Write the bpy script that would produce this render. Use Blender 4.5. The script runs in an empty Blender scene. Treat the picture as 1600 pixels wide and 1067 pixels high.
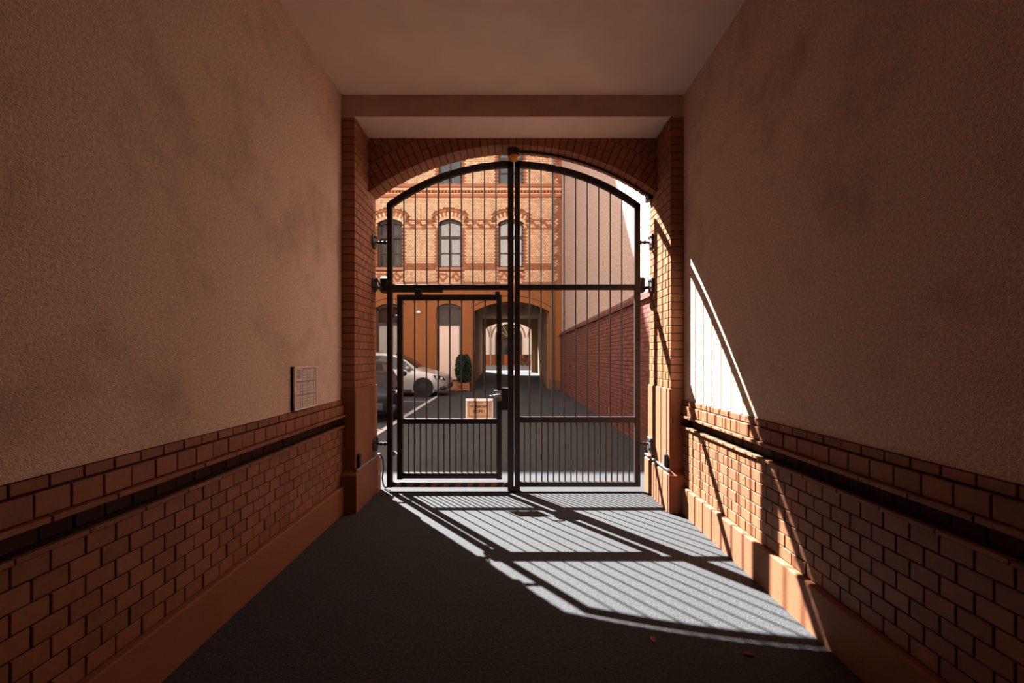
import bpy, math, random
from mathutils import Vector, Matrix
random.seed(7)
S = bpy.context.scene
COL = S.collection

# ------------------------------------------------------------------ camera, world, sun, exposure
cam_d = bpy.data.cameras.new('camera'); cam = bpy.data.objects.new('camera', cam_d); COL.objects.link(cam)
cam.location = (0, 0, 1.5); cam.rotation_euler = (math.radians(90), 0, 0)
cam_d.sensor_width = 36.0; cam_d.lens = 15.0
cam_d.shift_x = -0.0006; cam_d.shift_y = 0.0147
cam_d.clip_start = 0.05; cam_d.clip_end = 300
S.camera = cam

SUN_DIR = Vector((-0.5686, 0.702, 1.0))       # towards the sun
sun_d = bpy.data.lights.new('sun', 'SUN'); sun_d.energy = 42.0; sun_d.angle = math.radians(0.45)
sun_d.color = (1.0, 0.965, 0.93)
sun = bpy.data.objects.new('sun', sun_d); COL.objects.link(sun)
sun.rotation_euler = SUN_DIR.to_track_quat('Z', 'Y').to_euler()
sun.location = (-20, 25, 40)

W = bpy.data.worlds.new('sky'); S.world = W; W.use_nodes = True
bg = W.node_tree.nodes['Background']
bg.inputs['Color'].default_value = (1.0, 0.93, 0.87, 1)
bg.inputs['Strength'].default_value = 1.4

S.view_settings.view_transform = 'Standard'; S.view_settings.look = 'None'
S.view_settings.exposure = 0.0; S.view_settings.gamma = 1.0
S.view_settings.use_curve_mapping = False
S.cycles.max_bounces = 14; S.cycles.diffuse_bounces = 8; S.cycles.glossy_bounces = 4
S.cycles.use_denoising = True
S.cycles.caustics_reflective = False; S.cycles.caustics_refractive = False

# ------------------------------------------------------------------ materials
def nd(t, kind, **kw):
    n = t.nodes.new(kind)
    for k, v in kw.items(): setattr(n, k, v)
    return n

def mat(name, col, rough=0.8, metal=0.0, var=0.0, noise=0.0, nscale=20.0, bump=0.0, bscale=120.0, bdist=0.004,
        spec=0.3, stain=0.0, stain_col=(0.1, 0.07, 0.05), stain_scale=1.2, detail=6.0, emit=None, voronoi=False):
    m = bpy.data.materials.new(name); m.use_nodes = True
    t = m.node_tree; b = t.nodes['Principled BSDF']
    b.inputs['Roughness'].default_value = rough; b.inputs['Metallic'].default_value = metal
    b.inputs['Specular IOR Level'].default_value = spec
    b.inputs['Base Color'].default_value = (*col, 1)
    m.diffuse_color = (*col, 1)
    L = t.links.new
    tc = nd(t, 'ShaderNodeTexCoord')
    geo = nd(t, 'ShaderNodeNewGeometry')
    cur = None
    if noise > 0 or var > 0:
        rgb = nd(t, 'ShaderNodeHueSaturation'); rgb.inputs['Color'].default_value = (*col, 1)
        val = None
        if noise > 0:
            n = nd(t, 'ShaderNodeTexNoise'); n.inputs['Scale'].default_value = nscale; n.inputs['Detail'].default_value = detail
            L(geo.outputs['Position'], n.inputs['Vector'])
            mr = nd(t, 'ShaderNodeMapRange'); mr.inputs[1].default_value = 0.3; mr.inputs[2].default_value = 0.7
            mr.inputs[3].default_value = 1 - noise; mr.inputs[4].default_value = 1 + noise
            L(n.outputs['Fac'], mr.inputs[0]); val = mr.outputs[0]
        if var > 0:
            oi = nd(t, 'ShaderNodeObjectInfo')
            ad = nd(t, 'ShaderNodeMath', operation='ADD'); L(oi.outputs['Random'], ad.inputs[0]); L(geo.outputs['Random Per Island'], ad.inputs[1])
            fr = nd(t, 'ShaderNodeMath', operation='FRACT'); L(ad.outputs[0], fr.inputs[0])
            mr = nd(t, 'ShaderNodeMapRange'); mr.inputs[3].default_value = 1 - var; mr.inputs[4].default_value = 1 + var
            L(fr.outputs[0], mr.inputs[0])
            if val is not None:
                mu = nd(t, 'ShaderNodeMath', operation='MULTIPLY'); L(val, mu.inputs[0]); L(mr.outputs[0], mu.inputs[1]); val = mu.outputs[0]
            else: val = mr.outputs[0]
        L(val, rgb.inputs['Value']); cur = rgb.outputs[0]
    if stain > 0:
        n = nd(t, 'ShaderNodeTexNoise'); n.inputs['Scale'].default_value = stain_scale; n.inputs['Detail'].default_value = 8; n.inputs['Roughness'].default_value = 0.65
        L(geo.outputs['Position'], n.inputs['Vector'])
        mr = nd(t, 'ShaderNodeMapRange'); mr.inputs[1].default_value = 0.5; mr.inputs[2].default_value = 0.72; mr.inputs[4].default_value = stain
        L(n.outputs['Fac'], mr.inputs[0])
        mx = nd(t, 'ShaderNodeMix', data_type='RGBA'); L(mr.outputs[0], mx.inputs[0])
        if cur: L(cur, mx.inputs[6])
        else: mx.inputs[6].default_value = (*col, 1)
        mx.inputs[7].default_value = (*stain_col, 1); cur = mx.outputs[2]
    if cur: L(cur, b.inputs['Base Color'])
    if bump > 0:
        if voronoi:
            n = nd(t, 'ShaderNodeTexVoronoi'); n.inputs['Scale'].default_value = bscale; o = n.outputs['Distance']
        else:
            n = nd(t, 'ShaderNodeTexNoise'); n.inputs['Scale'].default_value = bscale; n.inputs['Detail'].default_value = 4; o = n.outputs['Fac']
        L(geo.outputs['Position'], n.inputs['Vector'])
        bp = nd(t, 'ShaderNodeBump'); bp.inputs['Strength'].default_value = bump; bp.inputs['Distance'].default_value = bdist
        L(o, bp.inputs['Height']); L(bp.outputs[0], b.inputs['Normal'])
    if emit:
        b.inputs['Emission Color'].default_value = (*emit[0], 1); b.inputs['Emission Strength'].default_value = emit[1]
    return m

M = {}
M['plaster'] = mat('passage_plaster', (0.79, 0.595, 0.45), 0.95, noise=0.2, nscale=75, detail=9, bump=1.0, bscale=150, bdist=0.008, stain=0.5, stain_col=(0.3, 0.2, 0.135), stain_scale=1.7)
M['ceiling'] = mat('ceiling_plaster', (0.9, 0.72, 0.6), 0.95, noise=0.05, nscale=3, bump=0.25, bscale=160, bdist=0.004)
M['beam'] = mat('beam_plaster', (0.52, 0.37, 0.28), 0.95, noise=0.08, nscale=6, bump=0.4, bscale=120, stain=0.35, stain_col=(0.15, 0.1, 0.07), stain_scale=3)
M['brick'] = mat('orange_brick', (0.26, 0.104, 0.049), 0.6, var=0.14, noise=0.08, nscale=30, bump=0.35, bscale=90, bdist=0.003)
M['jamb'] = mat('jamb_brick', (0.31, 0.12, 0.053), 0.6, var=0.14, noise=0.08, nscale=30, bump=0.35, bscale=90, bdist=0.003)
M['dark_brick'] = mat('brown_glazed_brick', (0.045, 0.02, 0.012), 0.7, var=0.25, bump=0.2, bscale=60, bdist=0.003, spec=0.15)
M['mortar'] = mat('mortar', (0.03, 0.018, 0.013), 0.95, bump=0.3, bscale=200, bdist=0.003)
M['plinth'] = mat('painted_plinth', (0.255, 0.1, 0.047), 0.75, noise=0.08, nscale=8, bump=0.35, bscale=80, bdist=0.004, stain=0.25, stain_col=(0.12, 0.05, 0.025), stain_scale=4)
M['asphalt'] = mat('asphalt', (0.0425, 0.0455, 0.048), 0.9, noise=0.28, nscale=55, bump=0.9, bscale=95, bdist=0.008, spec=0.25, stain=0.4, stain_col=(0.03, 0.031, 0.032), stain_scale=1.6)
M['paving'] = mat('pale_paving', (0.13, 0.135, 0.14), 0.85, noise=0.1, nscale=4)
M['gate'] = mat('gate_paint', (0.028, 0.022, 0.02), 0.42, spec=0.5, noise=0.2, nscale=40)
M['black'] = mat('black_plastic', (0.014, 0.014, 0.016), 0.45, spec=0.5)
M['steel'] = mat('galvanised_steel', (0.35, 0.35, 0.36), 0.4, metal=0.9, noise=0.1, nscale=30)
M['amber'] = mat('amber_plastic', (0.75, 0.3, 0.01), 0.25, spec=0.5)
M['orange_lens'] = mat('orange_lens', (0.85, 0.17, 0.01), 0.3, spec=0.5, emit=((1.0, 0.2, 0.01), 0.55))
M['yellow'] = mat('warning_yellow', (0.42, 0.2, 0.05), 0.6)
M['paper'] = mat('sign_paper', (0.62, 0.44, 0.33), 0.7, noise=0.12, nscale=14)
M['paper_white'] = mat('sign_backing', (0.66, 0.58, 0.53), 0.6)
def translucent(m, f=0.5):
    t = m.node_tree; b = t.nodes['Principled BSDF']; out = [n for n in t.nodes if n.type == 'OUTPUT_MATERIAL'][0]
    tr = nd(t, 'ShaderNodeBsdfTranslucent'); mx = nd(t, 'ShaderNodeMixShader'); mx.inputs[0].default_value = f
    if b.inputs['Base Color'].links: t.links.new(b.inputs['Base Color'].links[0].from_socket, tr.inputs['Color'])
    else: tr.inputs['Color'].default_value = b.inputs['Base Color'].default_value
    t.links.new(b.outputs[0], mx.inputs[1]); t.links.new(tr.outputs[0], mx.inputs[2]); t.links.new(mx.outputs[0], out.inputs[0])
translucent(M['paper'], .4); translucent(M['paper_white'], .55)
M['ink'] = mat('sign_ink', (0.03, 0.018, 0.012), 0.8)
M['ink_line'] = mat('sign_border_ink', (0.2, 0.07, 0.03), 0.8)
M['alu'] = mat('intercom_frame', (0.9, 0.78, 0.68), 0.45, spec=0.5)
M['plate'] = mat('name_plate', (0.72, 0.62, 0.55), 0.5)
M['module'] = mat('intercom_module', (0.5, 0.43, 0.39), 0.5)
M['slot'] = mat('intercom_slot', (0.05, 0.045, 0.04), 0.7)
M['court_plaster'] = mat('courtyard_plaster', (0.56, 0.41, 0.345), 0.95, noise=0.28, nscale=17, detail=9, bump=1.0, bscale=30, bdist=0.03)
M['pale_plaster'] = mat('pale_render', (0.55, 0.49, 0.44), 0.95, noise=0.06, nscale=2)
M['red_brick'] = mat('red_brick', (0.185, 0.062, 0.044), 0.75, var=0.2, bump=0.3, bscale=60)
M['red_dark'] = mat('red_coping_brick', (0.15, 0.06, 0.045), 0.75, var=0.15)
M['red_mortar'] = mat('dark_mortar', (0.05, 0.028, 0.022), 0.95)
M['fac_light'] = mat('buff_brick', (0.82, 0.53, 0.33), 0.6, var=0.22, spec=0.4)
M['fac_dark'] = mat('russet_brick', (0.38, 0.14, 0.06), 0.6, var=0.2, spec=0.4)
M['fac_mortar'] = mat('facade_mortar', (0.2, 0.085, 0.04), 0.95)
M['fac_orange'] = mat('orange_render', (0.29, 0.105, 0.034), 0.9, noise=0.06, nscale=2, bump=0.1, bscale=60)
M['fac_base'] = mat('dark_base_render', (0.16, 0.075, 0.04), 0.9)
M['stone'] = mat('window_sill_stone', (0.42, 0.2, 0.12), 0.8, noise=0.1, nscale=10)
M['frame'] = mat('brown_window_frame', (0.035, 0.016, 0.011), 0.5, spec=0.5)
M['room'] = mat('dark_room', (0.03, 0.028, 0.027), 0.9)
M['curtain'] = mat('grey_curtain', (0.3, 0.29, 0.27), 0.95, noise=0.15, nscale=3)
M['film'] = mat('frosted_pane', (0.78, 0.6, 0.52), 0.35, spec=0.5)  # pale colour paints in the sunlit wall reflected by the lower pane
M['film_grey'] = mat('grey_blind', (0.33, 0.31, 0.29), 0.5, spec=0.5)
M['zinc'] = mat('zinc_pipe', (0.28, 0.28, 0.29), 0.45, metal=0.6)
M['cream'] = mat('cream_render', (0.76, 0.76, 0.76), 0.9, noise=0.04, nscale=1.5)
M['tunnel'] = mat('tunnel_render', (0.27, 0.16, 0.085), 0.9)
M['red_line'] = mat('red_moulding', (0.28, 0.09, 0.055), 0.8)
M['line'] = mat('road_marking', (0.5, 0.5, 0.49), 0.8, noise=0.3, nscale=25)
M['silver'] = mat('silver_car_paint', (0.38, 0.355, 0.34), 0.3, metal=0.35, spec=0.6)
M['dark_paint'] = mat('black_car_paint', (0.01, 0.011, 0.016), 0.35, spec=0.25)
M['tyre'] = mat('tyre_rubber', (0.012, 0.012, 0.012), 0.85)
M['rim'] = mat('dark_wheel_rim', (0.02, 0.02, 0.022), 0.5, metal=0.3)
M['lamp_glass'] = mat('headlight_glass', (0.75, 0.74, 0.72), 0.15, metal=0.3, spec=0.8)
M['leaf'] = mat('bush_leaf', (0.035, 0.065, 0.028), 0.6, var=0.4)
M['wood'] = mat('planter_wood', (0.3, 0.12, 0.045), 0.7, noise=0.2, nscale=9)
M['dead_leaf'] = mat('dry_leaf', (0.3, 0.1, 0.05), 0.8)

def glass(name, tint, refl=0.3):
    m = bpy.data.materials.new(name); m.use_nodes = True; t = m.node_tree
    for n in list(t.nodes):
        if n.type != 'OUTPUT_MATERIAL': t.nodes.remove(n)
    out = [n for n in t.nodes if n.type == 'OUTPUT_MATERIAL'][0]
    g = nd(t, 'ShaderNodeBsdfGlossy'); g.inputs['Roughness'].default_value = 0.02
    tr = nd(t, 'ShaderNodeBsdfTransparent'); tr.inputs['Color'].default_value = (*tint, 1)
    mx = nd(t, 'ShaderNodeMixShader'); mx.inputs[0].default_value = refl
    t.links.new(tr.outputs[0], mx.inputs[1]); t.links.new(g.outputs[0], mx.inputs[2]); t.links.new(mx.outputs[0], out.inputs[0])
    return m
M['glass'] = glass('window_glass', (0.8, 0.82, 0.82), 0.1)
M['car_glass'] = mat('tinted_car_glass', (0.012, 0.013, 0.014), 0.08, spec=0.35)
M['glass_dark'] = glass('dark_window_glass', (0.75, 0.72, 0.7), 0.012)
M['dark_timber'] = mat('dark_timber', (0.03, 0.02, 0.014), 0.7)  # near-black so the unseen end wall swallows bounced light
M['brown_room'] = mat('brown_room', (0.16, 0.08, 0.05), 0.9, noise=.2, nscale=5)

# ------------------------------------------------------------------ mesh helpers
class MB:
    def __init__(s): s.v = []; s.f = []; s.mi = []; s.cur = 0
    def quad(s, *pts):
        n = len(s.v); s.v += [tuple(p) for p in pts]; s.f.append(tuple(range(n, n + len(pts)))); s.mi.append(s.cur)
    def raw(s, vs, fs, xf=None):
        n = len(s.v)
        s.v += [tuple(xf @ Vector(p)) if xf else tuple(p) for p in vs]
        for f in fs: s.f.append(tuple(i + n for i in f)); s.mi.append(s.cur)
    def hexa(s, p):      # p: 4 bottom ccw, 4 top ccw
        s.raw(p, [(3, 2, 1, 0), (4, 5, 6, 7), (0, 1, 5, 4), (1, 2, 6, 5), (2, 3, 7, 6), (3, 0, 4, 7)])
    def box(s, a, b):
        x0, x1 = sorted((a[0], b[0])); y0, y1 = sorted((a[1], b[1])); z0, z1 = sorted((a[2], b[2]))
        s.hexa([(x0, y0, z0), (x1, y0, z0), (x1, y1, z0), (x0, y1, z0), (x0, y0, z1), (x1, y0, z1), (x1, y1, z1), (x0, y1, z1)])
    def bbox(s, a, b, c=0.004):      # box with all vertical + horizontal edges chamfered (cheap)
        x0, x1 = sorted((a[0], b[0])); y0, y1 = sorted((a[1], b[1])); z0, z1 = sorted((a[2], b[2]))
        c = min(c, (x1 - x0) * .4, (y1 - y0) * .4, (z1 - z0) * .4)
        vs = []; 
        for x, sx in ((x0, 1), (x1, -1)):
            for y, sy in ((y0, 1), (y1, -1)):
                for z, sz in ((z0, 1), (z1, -1)):
                    vs += [(x, y + sy * c, z + sz * c), (x + sx * c, y, z + sz * c), (x + sx * c, y + sy * c, z)]
        I = lambda ix, iy, iz, k: ((ix * 2 + iy) * 2 + iz) * 3 + k
        fs = [(I(0,0,0,0), I(0,0,1,0), I(0,1,1,0), I(0,1,0,0)), (I(1,0,0,0), I(1,1,0,0), I(1,1,1,0), I(1,0,1,0)),
              (I(0,0,0,1), I(1,0,0,1), I(1,0,1,1), I(0,0,1,1)), (I(0,1,0,1), I(0,1,1,1), I(1,1,1,1), I(1,1,0,1)),
              (I(0,0,0,2), I(0,1,0,2), I(1,1,0,2), I(1,0,0,2)), (I(0,0,1,2), I(1,0,1,2), I(1,1,1,2), I(0,1,1,2))]
        for iy in (0, 1):
            for iz in (0, 1):
                pass
        for ix in (0, 1):
            for iy in (0, 1):
                fs.append((I(ix,iy,0,0), I(ix,iy,0,1), I(ix,iy,1,1), I(ix,iy,1,0)))
            for iz in (0, 1):
                fs.append((I(ix,0,iz,0), I(ix,0,iz,2), I(ix,1,iz,2), I(ix,1,iz,0)))
        for iy in (0, 1):
            for iz in (0, 1):
                fs.append((I(0,iy,iz,1), I(0,iy,iz,2), I(1,iy,iz,2), I(1,iy,iz,1)))
        for ix in (0, 1):
            for iy in (0, 1):
                for iz in (0, 1):
                    fs.append((I(ix,iy,iz,0), I(ix,iy,iz,1), I(ix,iy,iz,2)))
        s.raw(vs, fs)
    def tube(s, pts, r, n=8, closed=False, cap=True):
        pts = [Vector(p) for p in pts]; base = len(s.v); k = len(pts)
        up = None
        for i, p in enumerate(pts):
            if closed: d = pts[(i + 1) % k] - pts[i - 1]
            else: d = pts[min(i + 1, k - 1)] - pts[max(i - 1, 0)]
            d.normalize()
            if up is None: up = Vector((0, 0, 1)) if abs(d.z) < 0.9 else Vector((1, 0, 0))
            a = d.cross(up).normalized(); b = a.cross(d).normalized(); up = b
            rr = r[i] if isinstance(r, (list, tuple)) else r
            for j in range(n):
                t = 2 * math.pi * j / n
                s.v.append(tuple(p + a * math.cos(t) * rr + b * math.sin(t) * rr))
        for i in range(k if closed else k - 1):
            i2 = (i + 1) % k
            for j in range(n):
                s.f.append((base + i * n + j, base + i * n + (j + 1) % n, base + i2 * n + (j + 1) % n, base + i2 * n + j)); s.mi.append(s.cur)
        if cap and not closed:
            s.f.append(tuple(base + j for j in range(n))[::-1]); s.mi.append(s.cur)
            s.f.append(tuple(base + (k - 1) * n + j for j in range(n))); s.mi.append(s.cur)
    def lathe(s, prof, c, axis='z', n=20):
        base = len(s.v); k = len(prof)
        for r, h in prof:
            for j in range(n):
                t = 2 * math.pi * j / n; a, b = r * math.cos(t), r * math.sin(t)
                p = {'z': (a, b, h), 'y': (a, h, b), 'x': (h, a, b)}[axis]
                s.v.append((c[0] + p[0], c[1] + p[1], c[2] + p[2]))
        for i in range(k - 1):
            for j in range(n):
                s.f.append((base + i * n + j, base + i * n + (j + 1) % n, base + (i + 1) * n + (j + 1) % n, base + (i + 1) * n + j)); s.mi.append(s.cur)
        s.f.append(tuple(base + j for j in range(n))[::-1]); s.mi.append(s.cur)
        s.f.append(tuple(base + (k - 1) * n + j for j in range(n))); s.mi.append(s.cur)
    def prism(s, poly, y0, y1):      # poly in xz, extruded along y
        n = len(poly); b = len(s.v)
        s.v += [(x, y0, z) for x, z in poly] + [(x, y1, z) for x, z in poly]
        s.f.append(tuple(range(b, b + n))); s.mi.append(s.cur)
        s.f.append(tuple(range(b + n, b + 2 * n))[::-1]); s.mi.append(s.cur)
        for i in range(n):
            j = (i + 1) % n
            s.f.append((b + j, b + i, b + n + i, b + n + j)); s.mi.append(s.cur)
    def mesh(s, name, mats, smooth=False, fix=True):
        me = bpy.data.meshes.new(name); me.from_pydata(s.v, [], s.f)
        if not isinstance(mats, (list, tuple)): mats = [mats]
        for m in mats: me.materials.append(m)
        if len(mats) > 1: me.polygons.foreach_set('material_index', s.mi)
        if fix:
            import bmesh
            bm = bmesh.new(); bm.from_mesh(me); bmesh.ops.recalc_face_normals(bm, faces=bm.faces); bm.to_mesh(me); bm.free()
        if smooth:
            me.polygons.foreach_set('use_smooth', [True] * len(me.polygons))
            try: me.set_sharp_from_angle(angle=math.radians(38))
            except Exception: pass
        me.update(); return me
    def build(s, name, mats, parent=None, smooth=False, **kw):
        o = bpy.data.objects.new(name, s.mesh(name, mats, smooth)); COL.objects.link(o)
        if parent: o.parent = parent
        tag(o, **kw); return o

def tag(o, label=None, cat=None, group=None, kind=None):
    if label: o['label'] = label
    if cat: o['category'] = cat
    if group: o['group'] = group
    if kind: o['kind'] = kind
    return o
def empty(name, loc=(0, 0, 0), parent=None, **kw):
    o = bpy.data.objects.new(name, None); COL.objects.link(o); o.location = loc; o.empty_display_size = 0.1
    if parent: o.parent = parent
    return tag(o, **kw)
def inst(name, me, parent, loc, rot=(0, 0, 0)):
    o = bpy.data.objects.new(name, me); COL.objects.link(o); o.parent = parent; o.location = loc; o.rotation_euler = rot
    return o
def one(name, a, b, m, parent=None, c=0.003, **kw):
    mb = MB(); mb.bbox(a, b, c); return mb.build(name, m, parent, **kw)

_bm = {}
def brick_geo(w, h, d, c=0.0028):     # width x, height z, front at y=0 facing -y, depth to +y
    x, z = w / 2, h / 2
    vs = [(-x + c, 0, -z + c), (x - c, 0, -z + c), (x - c, 0, z - c), (-x + c, 0, z - c),
          (-x, c, -z), (x, c, -z), (x, c, z), (-x, c, z), (-x, d, -z), (x, d, -z), (x, d, z), (-x, d, z)]
    fs = [(0, 1, 2, 3), (4, 5, 1, 0), (5, 6, 2, 1), (6, 7, 3, 2), (7, 4, 0, 3), (8, 9, 5, 4), (9, 10, 6, 5), (10, 11, 7, 6), (11, 8, 4, 7)]
    return vs, fs
def brick_mesh(w, h, d, m, c=0.0028):
    k = (round(w, 4), round(h, 4), round(d, 4), m.name)
    if k not in _bm:
        vs, fs = brick_geo(w, h, d, c); mb = MB(); mb.raw(vs, fs); _bm[k] = mb.mesh('brick', m, fix=False)
    return _bm[k]
R = math.radians

# ------------------------------------------------------------------ key dimensions
XP = 1.667            # plaster face of passage walls
XJ = 1.535            # jamb face
Y0, Y1, YA, YB = -2.0, 4.15, 4.56, 4.795   # passage back, pilaster front, arch front, arch back
ZC, ZB = 4.045, 3.833                     # ceiling, beam soffit
ZS, ZK = 3.257, 3.763                     # arch spring, crown
RA = (XJ ** 2 + (ZK - ZS) ** 2) / (2 * (ZK - ZS)); ZO = ZK - RA
TH = math.asin(XJ / RA)
XR = 2.165            # courtyard side wall
YF = 19.5             # facade behind the courtyard
FS = YF / 667.0
fx = lambda px: (px - 801) * FS
fz = lambda py: 1.5 + (557 - py) * FS

# ================================================================== SETTING
# ---- floors
def floor_grid(name, x0, x1, y0, y1, z0, z1, m):
    mb = MB(); mb.hexa([(x0, y0, z0 - .2), (x1, y0, z0 - .2), (x1, y1, z1 - .2), (x0, y1, z1 - .2), (x0, y0, z0), (x1, y0, z0), (x1, y1, z1), (x0, y1, z1)])
    return mb.build(name, m, kind='structure', label='dark grey asphalt ground')
o = floor_grid('floor', -10, 3.0, Y0 - .3, YF + .3, 0, 0, M['asphalt']); o['label'] = 'dark grey asphalt floor of the passage and courtyard'
o = floor_grid('floor_tunnel', -2.1, 1.9, YF + .3, 28.0, 0.0, 0.5, M['asphalt']); o['label'] = 'dark floor of the far vaulted passage'
o = floor_grid('floor_yard', -14, 14, 28.0, 45.3, 0.5, 0.62, M['paving']); o['label'] = 'pale paved floor of the second courtyard'

# ---- ceiling and beam
mb = MB(); mb.box((-2.0, Y0 - .3, ZC), (2.0, Y1, ZC + .4)); mb.build('ceiling', M['ceiling'], kind='structure', label='smooth plaster ceiling of the gateway passage')
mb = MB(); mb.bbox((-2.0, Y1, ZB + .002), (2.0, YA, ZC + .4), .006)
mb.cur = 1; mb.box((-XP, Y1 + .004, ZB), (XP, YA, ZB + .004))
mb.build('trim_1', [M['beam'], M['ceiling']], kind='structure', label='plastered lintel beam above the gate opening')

# ---- side walls of the passage
def dado_wall(side):
    s = -1 if side == 'left' else 1
    mb = MB(); mb.box((s * XP, Y0 - .3, 1.08), (s * 2.0, Y1, ZC + .4))
    w = mb.build('wall_' + side, M['plaster'], kind='structure', label='rough plastered %s wall of the passage over a brick dado' % side)
    mb = MB(); mb.box((s * 1.656, Y0 - .3, 0), (s * 2.0, Y1, .835)); mb.box((s * 1.702, Y0 - .3, .835), (s * 2.0, Y1, .94)); mb.box((s * 1.660, Y0 - .3, .94), (s * 2.0, Y1, 1.08))
    mb.build('mortar', M['mortar'], w)
    # plinth with a sloped top
    mb = MB(); P = [(s * 1.617, 0), (s * 1.617, .25), (s * 1.624, .258), (s * 1.70, .262), (s * 1.75, .262), (s * 1.75, 0)]
    n = len(P); a = [(x, Y0 - .3, z) for x, z in P] + [(x, Y1, z) for x, z in P]
    mb.raw(a, [tuple(range(n)), tuple(range(n, 2 * n))] + [(i, (i + 1) % n, n + (i + 1) % n, n + i) for i in range(n)])
    mb.build('plinth', M['plinth'], w)
    rot = R(90) if s < 0 else R(-90)
    YN = 0.95
    stuff = {'brick': MB(), 'dark_brick': MB()}
    def course(name, z0, z1, pitch, off, face, m, j=0.006, depth=.06):
        h = z1 - z0 - j; wdt = pitch - j
        y = Y1 - off
        first = True
        while y > Y0:
            yc = y - pitch / 2; ww = wdt
            if y > Y1 - 0.001 or first:
                top = min(y, Y1 - .004)
                ww = top - (y - pitch) - j; yc = (top + y - pitch) / 2; first = False
                ww = round(ww, 3)
            y -= pitch
            if ww < .02: continue
            dx = random.uniform(-.0018, .0018)
            loc = (s * (face + dx), yc, (z0 + z1) / 2)
            if yc > YN:
                inst(name, brick_mesh(ww, h, depth, m), w, loc, (random.uniform(-.004, .004), random.uniform(-.004, .004), rot + random.uniform(-.006, .006)))
            else:
                vs, fs = brick_geo(ww, h, depth)
                stuff['dark_brick' if m is M['dark_brick'] else 'brick'].raw(vs, fs, Matrix.Translation(loc) @ Matrix.Rotation(rot, 4, 'Z'))
    ch = (0.812 - 0.262) / 7
    for i in range(7):
        course('brick', .262 + i * ch, .262 + (i + 1) * ch, .125, -.0625 if i % 2 else 0, 1.650, M['brick'])
    course('ledge_brick', .812, .835, .25, 0, 1.630, M['brick'], j=.004, depth=.09)
    course('recessed_brick', .835, .915, .125, 0, 1.694, M['dark_brick'], j=.006)
    course('ledge_brick', .915, .940, .25, -.1, 1.618, M['brick'], j=.004, depth=.1)
    course('band_brick', .940, 1.030, .125, -.0625, 1.640, M['brick'], depth=.08)
    course('cap_brick', 1.032, 1.080, .125, 0, 1.655, M['brick'], depth=.06)
    stuff['brick'].build('brick_courses', M['brick'], w, kind='stuff')
    stuff['dark_brick'].build('recessed_courses', M['dark_brick'], w, kind='stuff')
    return w
WL = dado_wall('left'); WR = dado_wall('right')
mb = MB(); mb.box((-2.0, Y0 - .3, 0), (2.0, Y0, ZC + .1)); mb.build('wall_back', M['dark_timber'], kind='structure', label='closed street end of the passage')  # unseen end wall, added close and dark to cut light bouncing back

# ---- pilasters / jambs
CH = 0.0766; ZBASE = 1.19
def pilaster(s, name, label):
    ins = 0.006
    mb = MB(); mb.box((s * (XJ + ins), Y1 + ins, ZBASE - .02), (s * 1.95, YA, ZB + .2)); mb.box((s * (XJ + ins), YA, ZBASE - .02), (s * 1.95, YB - ins, ZS + .02))
    p = mb.build(name, M['mortar'], kind='structure', label=label)
    one('base', (s * (XJ - .012), Y1 - .012, .36), (s * 1.85, YB + .012, ZBASE), M['plinth'], p, .008)
    mb = MB()   # lower block with a bevelled top
    xa, ya, yb = XJ - .042, Y1 - .075, YB + .04
    P = [(s * xa, ya), (s * xa, yb), (s * 1.85, yb), (s * 1.85, ya)]; Q = [(s * (xa + .03), ya + .05), (s * (xa + .03), yb - .03), (s * 1.85, yb - .03), (s * 1.85, ya + .05)]
    if s > 0: P = P[::-1]; Q = Q[::-1]
    mb.hexa([(x, y, 0) for x, y in P] + [(x, y, .36) for x, y in P]); mb.hexa([(x, y, .36) for x, y in P] + [(x, y, .395) for x, y in Q])
    mb.build('plinth', M['plinth'], p)
    rot = R(90) if s < 0 else R(-90); j = .0065
    z = ZBASE; i = 0
    while z < ZB - .01:
        h = min(CH, ZB - z) - j; zc = z + (h + j) / 2
        if h < .02: break
        # corner brick, shows on both faces
        dep = .125 if i % 2 else .0625
        fw = XP - XJ
        inst('corner_brick', corner_mesh(fw - .002, round(h, 4), dep - j), p, (s * (XJ + fw / 2), Y1 + random.uniform(-.0015, .0015), zc), (0, 0, random.uniform(-.004, .004)))
        y = Y1 + dep; ymax = YB if z < ZS - .03 else YA
        while y < ymax - .02:
            w = min(.1285, ymax - y) ; 
            if w > .03:
                inst('brick', brick_mesh(round(w - j, 3), round(h, 4), .05, M['jamb']), p, (s * (XJ + random.uniform(-.0015, .0015)), y + w / 2 - j / 2, zc), (0, 0, rot + random.uniform(-.005, .005)))
            y += w
        z += CH; i += 1
    return p
def corner_mesh(w, h, d):
    k = ('c', w, h, d)
    if k not in _bm:
        mb = MB(); mb.bbox((-w / 2, 0, -h / 2), (w / 2, d, h / 2), .004); _bm[k] = mb.mesh('corner_brick', M['jamb'])
    return _bm[k]
PL = pilaster(-1, 'trim_2', 'brick pilaster left of the gate on a smooth orange base')
PR = pilaster(1, 'trim_3', 'brick pilaster right of the gate on a smooth orange base')

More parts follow.
